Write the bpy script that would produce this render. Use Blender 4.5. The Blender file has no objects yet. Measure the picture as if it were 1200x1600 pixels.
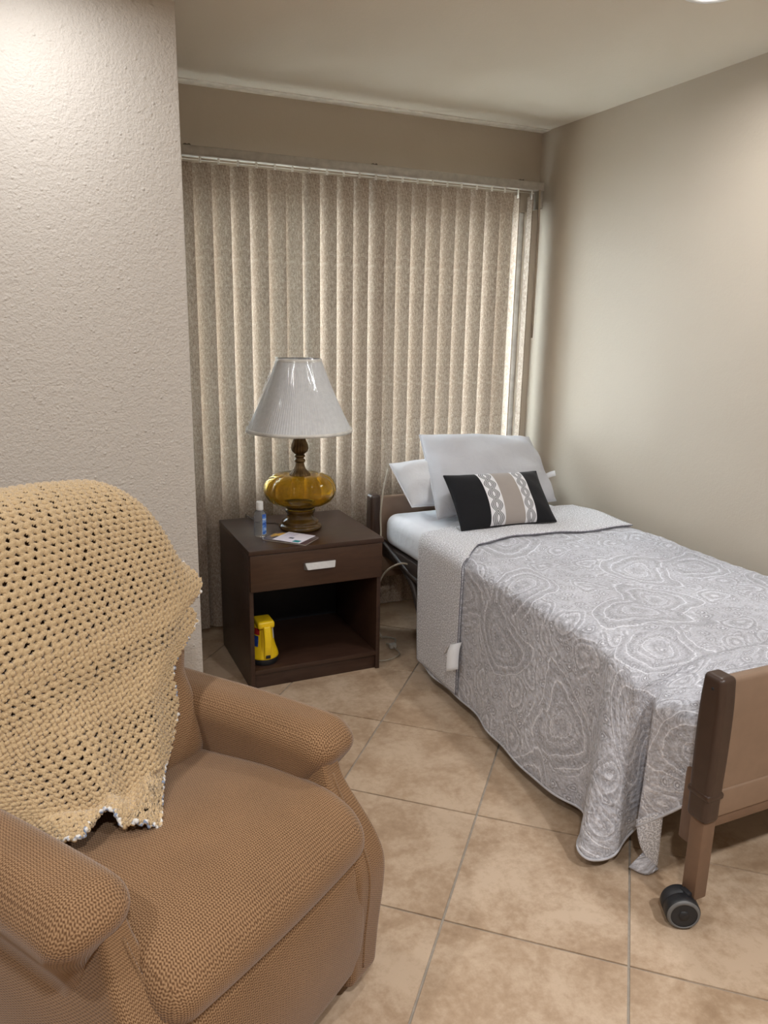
import bpy, bmesh, math, random
import numpy as np
from mathutils import Matrix, Vector
random.seed(7)
rng = np.random.default_rng(7)
SC = bpy.context.scene
COL = SC.collection

# ------------------------------------------------------------------ camera
CAM_H, FOC = 1.4878, 1201.08
PITCH, ROLL, YAW = 0.2423, 0.0177, 0.4256
fw = Vector((math.sin(YAW)*math.cos(PITCH), math.cos(YAW)*math.cos(PITCH), -math.sin(PITCH)))
r0 = Vector((math.cos(YAW), -math.sin(YAW), 0)); u0 = r0.cross(fw)
rt = r0*math.cos(ROLL) + u0*math.sin(ROLL); up = -r0*math.sin(ROLL) + u0*math.cos(ROLL)
cd = bpy.data.cameras.new('camera'); cam = bpy.data.objects.new('camera', cd); COL.objects.link(cam)
cd.sensor_fit = 'VERTICAL'; cd.sensor_height = 36; cd.sensor_width = 27; cd.lens = FOC/1600*36
cd.clip_start = 0.05
mw = Matrix((rt, up, -fw)).transposed().to_4x4(); mw.translation = (0, 0, CAM_H)
cam.matrix_world = mw
SC.camera = cam
SC.cycles.max_bounces = 8

# ------------------------------------------------------------------ world, exposure
w = bpy.data.worlds.new('sky'); SC.world = w; w.use_nodes = True
bg = w.node_tree.nodes['Background']; bg.inputs[0].default_value = (0.86, 0.93, 1.0, 1); bg.inputs[1].default_value = 13.5
vs = SC.view_settings
vs.view_transform = 'Standard'; vs.look = 'None'; vs.gamma = 1; vs.exposure = 0.27; vs.use_curve_mapping = False
CAN_COL = (0.99, 0.995, 1.0)
CANS = [(1.90, 1.925, 9.5), (0.05, 2.22, 5.0), (1.45, -0.20, 25.0), (0.05, -0.20, 24.0), (-1.15, 0.90, 14.0)]   # x, y, watts; the last is an unseen can added for ambient fill

# ------------------------------------------------------------------ mesh helpers
def link(o, parent=None, label=None, cat=None, group=None, kind=None):
    COL.objects.link(o)
    if parent is not None: o.parent = parent
    return tag(o, label, cat, group, kind)
def tag(o, label=None, cat=None, group=None, kind=None):
    if label: o['label'] = label
    if cat: o['category'] = cat
    if group: o['group'] = group
    if kind: o['kind'] = kind
    return o
def thing(name, loc, label, cat, rz=0, group=None):
    o = bpy.data.objects.new(name, None); o.empty_display_size = .1
    o.location = loc; o.rotation_euler = (0, 0, rz)
    return link(o, None, label, cat, group)
def mk(name, v, f, mat, parent=None, uv=None, smooth=True, **k):
    me = bpy.data.meshes.new(name)
    v = np.asarray(v, dtype=np.float32)
    me.from_pydata(v.tolist() if len(v) < 60000 else v, [], f)
    if smooth: me.polygons.foreach_set('use_smooth', [True]*len(me.polygons))
    if uv is not None:
        l = me.uv_layers.new(name='UVMap')
        vi = np.zeros(len(me.loops), dtype=np.int32); me.loops.foreach_get('vertex_index', vi)
        l.data.foreach_set('uv', np.asarray(uv, dtype=np.float32)[vi].ravel())
    if mat: me.materials.append(mat)
    o = bpy.data.objects.new(name, me)
    return link(o, parent, **k)
def bm_obj(name, bm, mat, parent=None, smooth=True, **k):
    me = bpy.data.meshes.new(name); bmesh.ops.recalc_face_normals(bm, faces=bm.faces); bm.to_mesh(me); bm.free()
    if smooth:
        me.polygons.foreach_set('use_smooth', [True]*len(me.polygons))
        me.set_sharp_from_angle(angle=math.radians(38))
    if mat: me.materials.append(mat)
    return link(bpy.data.objects.new(name, me), parent, **k)
def bbox(bm, lo, hi, bev=0.0, seg=2):
    c = [(a+b)/2 for a, b in zip(lo, hi)]; s = [abs(b-a) for a, b in zip(lo, hi)]
    r = bmesh.ops.create_cube(bm, size=1, matrix=Matrix.Translation(c) @ Matrix.Diagonal((*s, 1)))
    if bev:
        es = list({e for v in r['verts'] for e in v.link_edges})
        bmesh.ops.bevel(bm, geom=es, offset=bev, segments=seg, affect='EDGES', profile=.5)
    return bm
def box(name, lo, hi, mat, parent=None, bev=0.0, seg=2, **k):
    return bm_obj(name, bbox(bmesh.new(), lo, hi, bev, seg), mat, parent, **k)
def grid(name, P, mat, parent=None, uv=None, flip=False, closed_u=False, closed_v=False, mask=None, **k):
    P = np.asarray(P, dtype=float); nu, nv = P.shape[:2]
    idx = np.arange(nu*nv).reshape(nu, nv)
    I = np.vstack([idx, idx[:1]]) if closed_u else idx
    I = np.hstack([I, I[:, :1]]) if closed_v else I
    q = np.stack([I[:-1, :-1], I[1:, :-1], I[1:, 1:], I[:-1, 1:]], -1).reshape(-1, 4)
    if flip: q = q[:, ::-1]
    if mask is not None: q = q[mask.ravel()]
    if uv is None:
        du = np.zeros((nu, nv)); dv = np.zeros((nu, nv))
        du[1:] = np.cumsum(np.linalg.norm(np.diff(P, axis=0), axis=2), 0)
        dv[:, 1:] = np.cumsum(np.linalg.norm(np.diff(P, axis=1), axis=2), 1)
        uv = np.stack([du, dv], -1)
    return mk(name, P.reshape(-1, 3), q.tolist(), mat, parent, np.asarray(uv).reshape(-1, 2), **k)
def lathe(name, prof, mat, parent=None, n=48, loc=(0, 0, 0), lobes=None, axis='z', **k):
    prof = np.asarray(prof, float); a = np.linspace(0, 2*math.pi, n, endpoint=False)
    P = np.zeros((len(prof), n, 3))
    for i, (r, z) in enumerate(prof):
        rr = r*np.ones(n) if lobes is None else r*lobes(a, z, r)
        x, y, zz = rr*np.cos(a), rr*np.sin(a), np.full(n, z)
        P[i] = np.stack([x, y, zz] if axis == 'z' else ([zz, x, y] if axis == 'x' else [x, zz, y]), -1)
    P += np.array(loc)
    return grid(name, P, mat, parent, closed_v=True, flip=(axis != 'y'), **k)
def catmull(pts, n, ts=None):
    pts = np.asarray(pts, float); m = len(pts)
    e = np.vstack([2*pts[:1]-pts[1:2], pts, 2*pts[-1:]-pts[-2:-1]]) if pts.ndim == 2 else \
        np.concatenate([2*pts[:1]-pts[1:2], pts, 2*pts[-1:]-pts[-2:-1]], 0)
    t = np.linspace(0, m-1, n) if ts is None else np.interp(np.linspace(ts[0], ts[-1], n), ts, np.arange(m))
    i = np.minimum(t.astype(int), m-2); f = (t-i).reshape((-1,)+(1,)*(pts.ndim-1))
    a, b, c, d = e[i], e[i+1], e[i+2], e[i+3]
    return .5*(2*b+(c-a)*f+(2*a-5*b+4*c-d)*f**2+(3*b-a-3*c+d)*f**3)
def sweep(path, rad, ns=10, closed=False):
    path = np.asarray(path, float); n = len(path)
    rad = np.full(n, rad) if np.isscalar(rad) else np.asarray(rad)
    T = np.gradient(path, axis=0)
    if closed: T = np.roll(path, -1, 0)-np.roll(path, 1, 0)
    T /= np.linalg.norm(T, axis=1)[:, None]+1e-9
    N = np.zeros_like(T); v = np.array([0, 0, 1.]) if abs(T[0, 2]) < .9 else np.array([1., 0, 0])
    for i in range(n):
        v = v-T[i]*(v@T[i]); v /= np.linalg.norm(v)+1e-9; N[i] = v
    B = np.cross(T, N); a = np.linspace(0, 2*math.pi, ns, endpoint=False)
    return path[:, None]+rad[:, None, None]*(np.cos(a)[None, :, None]*N[:, None]+np.sin(a)[None, :, None]*B[:, None])
def tube(name, pts, rad, mat, parent=None, n=40, ns=10, smooth_path=True, **k):
    p = catmull(pts, n) if smooth_path else np.asarray(pts, float)
    P = sweep(p, rad, ns)
    P = np.concatenate([np.repeat(p[:1, None], ns, 1), P, np.repeat(p[-1:, None], ns, 1)], 0)
    return grid(name, P, mat, parent, closed_v=True, flip=True, **k)
def rcube(name, lo, hi, r, mat, parent=None, deform=None, mid=10, seg=5, uvrot=0, **k):
    """rounded box built as six grids; box-projected UV in metres; deform(points)->points"""
    lo = np.array(lo, float); hi = np.array(hi, float); c = (lo+hi)/2; h = (hi-lo)/2
    r = min(r, h.min()*.999)
    def samp(H):
        a = np.tan(np.linspace(0, math.pi/4, seg+1))
        cor = (H-r)+r*np.sin(np.linspace(0, math.pi/2, seg+1))
        m = np.linspace(-(H-r), H-r, mid+1)
        return np.unique(np.round(np.concatenate([-cor, m, cor]), 6))
    S = [samp(x) for x in h]
    V, F, UV, off = [], [], [], 0
    for ax in range(3):
        b, d = [(1, 2), (2, 0), (0, 1)][ax]
        for s in (-1, 1):
            A, B = np.meshgrid(S[b], S[d], indexing='ij')
            P = np.zeros(A.shape+(3,)); P[..., ax] = s*h[ax]; P[..., b] = A; P[..., d] = B
            inn = np.clip(P, -(h-r), h-r); dv = P-inn; dv /= np.linalg.norm(dv, axis=-1, keepdims=True)
            Q = inn+r*dv
            uv = np.stack([Q[..., b]+c[b], Q[..., d]+c[d]], -1)
            if ax == 1: uv = uv[..., ::-1]
            nu, nv = A.shape; idx = np.arange(nu*nv).reshape(nu, nv)+off
            q = np.stack([idx[:-1, :-1], idx[1:, :-1], idx[1:, 1:], idx[:-1, 1:]], -1).reshape(-1, 4)
            if s < 0: q = q[:, ::-1]
            V.append((Q+c).reshape(-1, 3)); UV.append(uv.reshape(-1, 2)); F.append(q); off += nu*nv
    V = np.vstack(V); F = np.vstack(F); UV = np.vstack(UV)
    key = np.round(V, 5); _, first, inv = np.unique(key, axis=0, return_index=True, return_inverse=True); inv = inv.ravel()
    if deform is not None: V = deform(V)
    me = bpy.data.meshes.new(name)
    G = inv[F]; me.from_pydata(V[first].tolist(), [], G.tolist())
    me.polygons.foreach_set('use_smooth', [True]*len(me.polygons))
    l = me.uv_layers.new(name='UVMap'); l.data.foreach_set('uv', UV[F.ravel()].astype(np.float32).ravel())
    me.materials.append(mat)
    return link(bpy.data.objects.new(name, me), parent, **k)
def sstep(x, a, b):
    t = np.clip((x-a)/(b-a), 0, 1); return t*t*(3-2*t)

# ------------------------------------------------------------------ material helpers
class N:
    def __init__(s, name):
        s.m = bpy.data.materials.new(name); s.m.use_nodes = True; s.t = s.m.node_tree
        s.b = s.t.nodes['Principled BSDF']; s.o = s.t.nodes['Material Output']
    def n(s, typ, ins=None, **p):
        x = s.t.nodes.new(typ)
        for k, v in p.items(): setattr(x, k, v)
        for k, v in (ins or {}).items(): s.set(x.inputs[k], v)
        return x
    def set(s, sock, v):
        if isinstance(v, bpy.types.NodeSocket): s.t.links.new(v, sock)
        elif isinstance(v, (tuple, list)) and len(v) == 3 and sock.type == 'RGBA': sock.default_value = (*v, 1)
        else: sock.default_value = v
    def P(s, **k):
        for a, v in k.items(): s.set(s.b.inputs[a.replace('_', ' ')], v)
    def ma(s, op, a, b=0.0, c=0.0):
        x = s.n('ShaderNodeMath', operation=op); s.set(x.inputs[0], a); s.set(x.inputs[1], b); s.set(x.inputs[2], c); return x.outputs[0]
    def vm(s, op, a, b=(0, 0, 0)):
        x = s.n('ShaderNodeVectorMath', operation=op); s.set(x.inputs[0], a)
        if op == 'SCALE': s.set(x.inputs['Scale'], b)
        else: s.set(x.inputs[1], b)
        return x.outputs['Value'] if op in ('LENGTH', 'DOT_PRODUCT', 'DISTANCE') else x.outputs[0]
    def tc(s, w='Object'): return s.n('ShaderNodeTexCoord').outputs[w]
    def pos(s): return s.n('ShaderNodeNewGeometry').outputs['Position']
    def noise(s, vec, scale, detail=2, rough=.5, dist=0.0, color=False):
        x = s.n('ShaderNodeTexNoise', {'Vector': vec, 'Scale': scale, 'Detail': detail, 'Roughness': rough, 'Distortion': dist})
        return x.outputs['Color' if color else 'Fac']
    def vor(s, vec, scale, feature='F1', rnd=1.0, dim='3D'):
        x = s.n('ShaderNodeTexVoronoi', feature=feature, voronoi_dimensions=dim); s.set(x.inputs['Vector'], vec); s.set(x.inputs['Scale'], scale); s.set(x.inputs['Randomness'], rnd); return x
    def ramp(s, f, stops, interp='LINEAR'):
        x = s.n('ShaderNodeValToRGB'); s.set(x.inputs[0], f); r = x.color_ramp; r.interpolation = interp
        while len(r.elements) < len(stops): r.elements.new(.5)
        for e, (p, c) in zip(r.elements, stops):
            e.position = p; e.color = (*(c if isinstance(c, tuple) else (c, c, c)), 1)
        return x.outputs[0]
    def mix(s, f, a, b, bt='MIX'):
        x = s.n('ShaderNodeMix', data_type='RGBA', blend_type=bt); s.set(x.inputs[0], f); s.set(x.inputs[6], a); s.set(x.inputs[7], b); return x.outputs[2]
    def bump(s, h, strength=.3, dist=.002, normal=None):
        x = s.n('ShaderNodeBump', {'Height': h, 'Strength': strength, 'Distance': dist})
        if normal is not None: s.set(x.inputs['Normal'], normal)
        s.t.links.new(x.outputs[0], s.b.inputs['Normal']); return x.outputs[0]
    def sep(s, v):
        x = s.n('ShaderNodeSeparateXYZ'); s.set(x.inputs[0], v); return x.outputs
    def comb(s, x=0.0, y=0.0, z=0.0):
        c = s.n('ShaderNodeCombineXYZ'); s.set(c.inputs[0], x); s.set(c.inputs[1], y); s.set(c.inputs[2], z); return c.outputs[0]

def plain(name, col, rough=.5, metal=0.0, var=.12, scale=30, bump=0.0, spec=.5):
    m = N(name); p = m.tc(); n = m.noise(p, scale, 3)
    lo = tuple(max(0, c*(1-var)) for c in col); hi = tuple(min(1, c*(1+var)) for c in col)
    m.P(Base_Color=m.ramp(n, [(.3, lo), (.7, hi)]), Roughness=rough, Metallic=metal, Specular_IOR_Level=spec)
    if bump: m.bump(m.noise(p, scale*6, 2), bump, .002)
    return m.m

def wall_mat(name, col, strength, dist, fleck=True):
    m = N(name); p = m.pos()
    m.P(Base_Color=m.ramp(m.noise(p, 1.3, 3), [(.3, tuple(c*.96 for c in col)), (.7, col)]), Roughness=.62, Specular_IOR_Level=.3)
    a = m.noise(p, 135, 3, .6); b = m.noise(p, 55, 2)
    h = m.ma('MULTIPLY_ADD', b, .9, a)
    if fleck:
        v = m.vor(p, 36, 'F1'); d = m.ma('SUBTRACT', .20, v.outputs['Distance'])
        h = m.ma('MULTIPLY_ADD', m.ma('MAXIMUM', d, 0.0), 3.2, h)
    m.bump(h, strength, dist); return m.m
WALL = wall_mat('beige_paint', (.495, .430, .348), .25, .002, False)
PILLAR = wall_mat('textured_pale_paint', (.60, .555, .505), .85, .0042)
CEIL = wall_mat('ceiling_paint', (.70, .640, .54), .3, .002, False)
WHITE = plain('white_vinyl', (.78, .79, .79), .35)
TRIMW = plain('white_trim', (.78, .74, .66), .5)

def tile_mat():
    m = N('ceramic_tile'); p = m.pos(); oi = m.n('ShaderNodeObjectInfo').outputs['Random']
    q = m.vm('ADD', p, m.comb(m.ma('MULTIPLY', oi, 37.0), m.ma('MULTIPLY', oi, 11.0), 0.0))
    n1 = m.noise(q, 5.5, 6, .62, .4); n2 = m.noise(q, 42, 4, .7)
    f = m.ma('MULTIPLY_ADD', n2, .35, m.ma('MULTIPLY', n1, .75))
    c = m.ramp(f, [(.34, (.30, .195, .120)), (.5, (.43, .305, .203)), (.64, (.57, .435, .315))])
    c = m.mix(m.ma('MULTIPLY', oi, .22), c, (.36, .25, .155))
    m.P(Base_Color=c, Roughness=m.ramp(n2, [(.3, .36), (.7, .5)]), Specular_IOR_Level=.42)
    m.bump(f, .25, .002); return m.m
TILE = tile_mat()
GROUT = plain('grout', (.34, .295, .245), .75, scale=60)

# ------------------------------------------------------------------ the room
XR, YB, ZC = 2.485, 3.594, 2.445
XL, YF = -1.9, -1.9
PX, PY = 0.472, 2.60            # corner of the projecting wall
DX0, DX1, DZ, SZ = 0.50, 2.415, 2.055, .70   # window opening
floor = box('floor', (XL, YF, -.12), (XR, YB+.0, -.004), GROUT, kind='structure', smooth=False)
floor['label'] = 'tan diagonal ceramic tile floor with dark grout'
TS, A0 = .4572, math.radians(45-3.3)
ta = np.array([math.sin(A0), math.cos(A0)]); tb = np.array([math.cos(A0), -math.sin(A0)])
T0 = np.array([.8416, 1.4467])
def clip(poly, rect):
    x0, x1, y0, y1 = rect
    for ax, lim, sg in ((0, x0, 1), (0, x1, -1), (1, y0, 1), (1, y1, -1)):
        out = []
        for i in range(len(poly)):
            a, b = poly[i-1], poly[i]; da, db = sg*(a[ax]-lim), sg*(b[ax]-lim)
            if (da >= 0) != (db >= 0): out.append(a+(b-a)*da/(da-db))
            if db >= 0: out.append(b)
        poly = out
        if len(poly) < 3: return []
    return poly
full_tile = None
for i in range(-14, 14):
    for j in range(-14, 14):
        c = T0+TS*((i+.5)*ta+(j+.5)*tb); h = TS/2-.0032
        poly = [c+h*(sa*ta+sb*tb) for sa, sb in ((-1, -1), (-1, 1), (1, 1), (1, -1))]
        cp = clip(poly, (XL, XR-.004, YF, YB-.004))
        if not cp: continue
        area = .5*abs(sum(cp[k-1][0]*cp[k][1]-cp[k][0]*cp[k-1][1] for k in range(len(cp))))
        if area < 4e-4: continue
        whole = len(cp) == 4 and abs(area-(2*h)**2) < 1e-5
        if whole and full_tile is not None: me = full_tile
        else:
            bm = bmesh.new(); f = bm.faces.new([bm.verts.new((*(q-c), 0.0)) for q in cp])
            if f.calc_area() > 0:
                f.normal_update()
                if f.normal.z < 0: f.normal_flip()
            r = bmesh.ops.inset_region(bm, faces=[f], thickness=.002, depth=0.0) if area > .01 else None
            for v in bm.verts:
                v.co.z = -.0015
            for v in f.verts: v.co.z = 0.0
            ed = [e for e in bm.edges if e.is_boundary]
            ex = bmesh.ops.extrude_edge_only(bm, edges=ed)
            for g in ex['geom']:
                if isinstance(g, bmesh.types.BMVert): g.co.z = -.01
            bmesh.ops.recalc_face_normals(bm, faces=bm.faces)
            me = bpy.data.meshes.new('tile'); bm.to_mesh(me); bm.free(); me.materials.append(TILE)
            if whole: full_tile = me
        o = bpy.data.objects.new('tile', me); o.location = (c[0], c[1], 0); link(o, floor)
box('ceiling', (XL, YF, ZC), (XR, YB, ZC+.12), CEIL, kind='structure', smooth=False)['label'] = 'pale beige textured ceiling'
box('wall_right', (XR, YF, -.12), (XR+.14, YB+.16, ZC+.12), WALL, kind='structure', smooth=False)['label'] = 'plain beige wall beside the bed'
bm = bmesh.new()
bbox(bm, (PX, YB, DZ), (XR, YB+.16, ZC+.12)); bbox(bm, (DX1, YB, -.12), (XR, YB+.16, DZ)); bbox(bm, (PX, YB, -.12), (DX0, YB+.16, DZ)); bbox(bm, (DX0, YB, -.12), (DX1, YB+.16, SZ))
bm_obj('wall_back', bm, WALL, smooth=False, kind='structure')['label'] = 'beige wall around the window behind the blinds'
box('wall_left', (XL-.1, PY, -.12), (PX, YB+.16, ZC+.12), PILLAR, bev=.006, kind='structure')['label'] = 'pale textured projecting wall behind the recliner'
box('wall_side', (XL-.14, YF-.1, -.12), (XL, PY, ZC+.12), WALL, kind='structure', smooth=False)
box('wall_front', (XL-.14, YF-.14, -.12), (XR+.14, YF, ZC+.12), WALL, kind='structure', smooth=False)
box('trim_1', (PX, YB-.07, ZC-.004), (XR, YB, ZC+.01), TRIMW, kind='structure', smooth=False)['label'] = 'pale strip along the ceiling above the blinds'

# ------------------------------------------------------------------ sliding door and what lies outside
def glass_mat():
    m = N('window_glass'); t = m.n('ShaderNodeBsdfTransparent', {'Color': (.93, .96, .96)}); g = m.n('ShaderNodeBsdfGlossy', {'Color': (.9, .95, 1.0), 'Roughness': .02})
    x = m.n('ShaderNodeMixShader', {0: .07}); m.t.links.new(t.outputs[0], x.inputs[1]); m.t.links.new(g.outputs[0], x.inputs[2]); m.t.links.new(x.outputs[0], m.o.inputs[0]); return m.m
GLASS = glass_mat()
win = bpy.data.objects.new('window_1', None); win.location = ((DX0+DX1)/2, YB+.05, 0); link(win, kind='structure', label='white framed sliding window behind the vertical blinds')
def wpart(name, lo, hi, mat, bev=.003):
    o = box(name, lo, hi, mat, None, bev); o.parent = win; o.matrix_parent_inverse = Matrix.Translation(win.location).inverted(); return o
y0, y1 = YB+.02, YB+.09
wpart('head_frame', (DX0, y0, DZ-.022), (DX1, y1, DZ), WHITE); wpart('sill', (DX0, YB-.012, SZ), (DX1, y1, SZ+.022), WHITE)
wpart('jamb', (DX0, y0, SZ+.02), (DX0+.04, y1, DZ-.02), WHITE); wpart('jamb', (DX1-.04, y0, SZ+.02), (DX1, y1, DZ-.02), WHITE)
for a, b, dy in ((DX0+.04, 1.48, .028), (1.42, DX1-.04, 0.0)):
    yy = y0+.006+dy
    wpart('stile', (a, yy, SZ+.02), (a+.055, yy+.026, DZ-.022), WHITE); wpart('stile', (b-.055, yy, SZ+.02), (b, yy+.026, DZ-.022), WHITE)
    wpart('rail', (a+.055, yy, SZ+.02), (b-.055, yy+.026, SZ+.07), WHITE); wpart('rail', (a+.055, yy, DZ-.05), (b-.055, yy+.026, DZ-.022), WHITE)
    wpart('pane', (a+.055, yy+.009, SZ+.07), (b-.055, yy+.015, DZ-.05), GLASS, 0)
CONC = plain('patio_concrete', (.62, .60, .57), .85, scale=4)
box('patio', (-7, YB+.16, -.2), (12, 16, -.06), CONC, smooth=False, kind='structure')['label'] = 'pale concrete patio outside the window'
gw = thing('garden_wall', (5.5, 13.0, -.06), 'white block garden wall beyond the patio', 'wall')
GWM = plain('painted_block', (.72, .72, .70), .8, scale=6)
box('wall_body', (-8, 0, 0), (8, .2, 1.25), GWM, gw, .01); box('coping', (-8.05, -.04, 1.25), (8.05, .24, 1.32), GWM, gw, .01)
tree = thing('garden_tree', (6.15, 10.6, -.06), 'small green tree seen through the gap in the blinds', 'tree')
tube('trunk', [(0, 0, 0), (.03, .02, .7), (-.02, 0, 1.4), (.02, .03, 2.0)], [.08-.0012*i for i in range(40)], plain('bark', (.20, .13, .08), .9), tree)
lv, lf = [], []
for i in range(1400):
    d = rng.normal(size=3); d /= np.linalg.norm(d); p = d*(.35+.65*rng.random()**.5)*np.array([.85, .85, .6])+np.array([0, 0, 1.95])
    a = rng.normal(size=3); a /= np.linalg.norm(a); b = np.cross(a, d); b /= np.linalg.norm(b)+1e-6; k = len(lv)
    lv += [p-a*.07, p+b*.03, p+a*.07, p-b*.03]; lf.append((k, k+1, k+2, k+3))
mk('foliage', lv, lf, plain('leaf_green', (.10, .26, .06), .6, var=.4, scale=3), tree, smooth=False, kind='stuff')

# ------------------------------------------------------------------ vertical blinds
def vane_mat():
    m = N('vane_fabric'); p = m.tc(); q = m.vm('MULTIPLY', p, (1.0, 1.0, .45))
    a = m.noise(q, 420, 3, .7); b = m.noise(q, 160, 2)
    f = m.ma('MULTIPLY_ADD', b, .4, m.ma('MULTIPLY', a, .7))
    c = m.ramp(f, [(.36, (.160, .118, .090)), (.52, (.295, .228, .180)), (.68, (.50, .425, .345))])
    m.P(Base_Color=c, Roughness=.8, Specular_IOR_Level=.2); nb = m.bump(a, .3, .001)
    t = m.n('ShaderNodeBsdfTranslucent', {'Color': m.mix(.5, c, (.70, .60, .45))})
    x = m.n('ShaderNodeMixShader', {0: .05}); m.t.links.new(m.b.outputs[0], x.inputs[1]); m.t.links.new(t.outputs[0], x.inputs[2]); m.t.links.new(x.outputs[0], m.o.inputs[0])
    return m.m
VANE = vane_mat(); RAIL = plain('headrail_metal', (.40, .37, .32), .45); CLIP = plain('white_clip', (.80, .78, .72), .4)
BY = 3.50
bl = thing('vertical_blinds', (1.45, BY, 0), 'taupe fabric vertical blinds covering the window', 'blinds')
def bp(o): o.parent = bl; o.matrix_parent_inverse = Matrix.Translation(bl.location).inverted(); return o
bm = bmesh.new(); bbox(bm, (.475, BY-.032, 2.146), (2.43, BY+.022, 2.183), .004); bbox(bm, (.475, BY-.036, 2.143), (2.43, BY-.030, 2.150), .001)
bp(bm_obj('headrail', bm, RAIL))
bp(box('end_bracket', (2.415, BY-.02, 2.06), (2.432, BY+.075, 2.146), RAIL, None, .002))
for x in (.655, 1.50, 2.30):
    o = bp(tube('mounting_clip', [(x-.018, BY-.01, 2.182), (x-.008, BY-.018, 2.188), (x, BY-.02, 2.185), (x+.010, BY-.018, 2.189), (x+.016, BY-.01, 2.184)], .0028, plain('clip_metal', (.22, .19, .15), .4, .6), n=20, ns=6))
vx = [.552, .631, .71, .789, .871, .953, 1.035, 1.115, 1.194, 1.276, 1.357, 1.433, 1.516, 1.576, 1.652, 1.731, 1.811, 1.891, 1.97, 2.055, 2.141, 2.217, 2.297, 2.378]
vw, zt, zb = .089, 2.122, .045
s = np.linspace(-1, 1, 13); zz = np.linspace(zb, zt, 14)
VP = np.zeros((len(zz), 13, 3)); VP[..., 0] = s*vw/2; VP[..., 1] = -.016*(1-s**2)[None]+.008; VP[..., 2] = zz[:, None]
vane_me = None; clip_me = None
ang = {0: 28, 6: 18, 7: 5, 8: 30, 23: -70, 22: -77, 13: 34, 17: 36, 18: 34, 20: 38, 21: 30}
for i, x in enumerate(vx):
    if vane_me is None:
        o = grid('vane', VP, VANE); vane_me = o.data; md = None
        bm = bmesh.new(); bbox(bm, (-.0045, -.003, 2.118), (.0045, .003, 2.150), .001); bbox(bm, (-.010, -.0022, 2.104), (.010, .0022, 2.122), .001)
        c = bm_obj('vane_clip', bm, CLIP); clip_me = c.data
    else:
        o = link(bpy.data.objects.new('vane', vane_me)); c = link(bpy.data.objects.new('vane_clip', clip_me))
    a = -math.radians(ang.get(i, 32+8*sstep(x, .7, 1.5))+rng.uniform(-3, 3))
    for q in (o, c):
        q.location = (x, BY, 0); q.rotation_euler = (0, 0, a); bp(q)
bp(tube('spacer_chain', [(.5, BY, 2.1335), (1.4, BY, 2.1335), (2.39, BY, 2.1335)], .0014, CLIP, n=10, ns=6))
wnd = bp(tube('tilt_wand', [(2.400, BY-.035, 2.146), (2.402, BY-.04, 1.9), (2.402, BY-.04, 1.42)], .0055, plain('wand_plastic', (.34, .27, .2), .35), n=10, ns=8))

# ------------------------------------------------------------------ recessed ceiling lights
def emis(name, col, st):
    m = N(name); e = m.n('ShaderNodeEmission', {'Color': (*col, 1), 'Strength': st}); m.t.links.new(e.outputs[0], m.o.inputs[0]); return m.m
LENS = emis('lit_lens', CAN_COL, 9)
where = ['above the bed', 'above the recliner', 'nearest the foot of the bed', 'farthest behind the recliner', 'left of the recliner, unseen and added for fill']
for (x, y, watts), wd in zip(CANS, where):
    t = thing('recessed_light', (x, y, ZC), 'round white recessed ceiling light '+wd, 'ceiling light', group='recessed ceiling lights')
    lathe('trim_ring', [(.068, -.002), (.07, -.008), (.085, -.009), (.096, -.004), (.098, .002)], WHITE, t, 40)
    lathe('lens', [(.0005, -.0035), (.035, -.0035), (.069, -.003)], LENS, t, 32)
    ld = bpy.data.lights.new('can_lamp', 'AREA'); ld.shape = 'DISK'; ld.size = .13; ld.energy = watts; ld.spread = math.radians(170); ld.color = CAN_COL
    lo = bpy.data.objects.new('can_lamp', ld); lo.location = (0, 0, -.012); link(lo, t)

# ------------------------------------------------------------------ nightstand
def wood_mat(name, c0, c1, rough=.34):
    m = N(name); p = m.vm('MULTIPLY', m.tc(), (3.0, 14.0, 22.0)); n = m.noise(p, 3.0, 5, .6, .6)
    m.P(Base_Color=m.ramp(n, [(.3, c0), (.7, c1)]), Roughness=rough, Specular_IOR_Level=.5); m.bump(n, .06, .001); return m.m
ESP = wood_mat('espresso_laminate', (.036, .017, .011), (.054, .027, .017)); ESPD = wood_mat('espresso_front', (.046, .021, .011), (.068, .033, .018))
STEEL = plain('brushed_steel', (.42, .41, .40), .48, .85, scale=90, var=.06)
NX0, NX1, NY0, NY1, NZ = .712, 1.288, 2.845, 3.375, .605
ns = thing('nightstand', ((NX0+NX1)/2, (NY0+NY1)/2, 0), 'dark espresso wood nightstand with one drawer and open shelf', 'nightstand')
inv = Matrix.Translation(ns.location).inverted()
def nb(name, lo, hi, mat=ESP, bev=.0015):
    o = box(name, lo, hi, mat, None, bev); o.parent = ns; o.matrix_parent_inverse = inv; return o
nb('top_panel', (NX0-.002, NY0-.004, NZ-.019), (NX1+.002, NY1, NZ))
nb('side_panel', (NX0, NY0+.018, 0), (NX0+.018, NY1, NZ-.019)); nb('side_panel', (NX1-.018, NY0+.018, 0), (NX1, NY1, NZ-.019))
nb('back_panel', (NX0+.018, NY1-.012, .06), (NX1-.018, NY1, NZ-.019), plain('shadowed_backboard', (.010, .011, .015), .6))  # near-black colour puts the shade of the open recess into the panel
nb('bottom_shelf', (NX0+.018, NY0+.018, .065), (NX1-.018, NY1-.012, .084)); nb('kick_panel', (NX0+.018, NY0+.030, 0), (NX1-.018, NY0+.046, .065))
nb('drawer_divider', (NX0+.018, NY0+.02, .432), (NX1-.018, NY1-.012, .446))
dr = nb('drawer', (NX0+.003, NY0-.001, .432), (NX1-.003, NY0+.0175, NZ-.021), ESPD, .002)
hx, hw, hz = 1.003, .068, .519
bm = bmesh.new()
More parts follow.
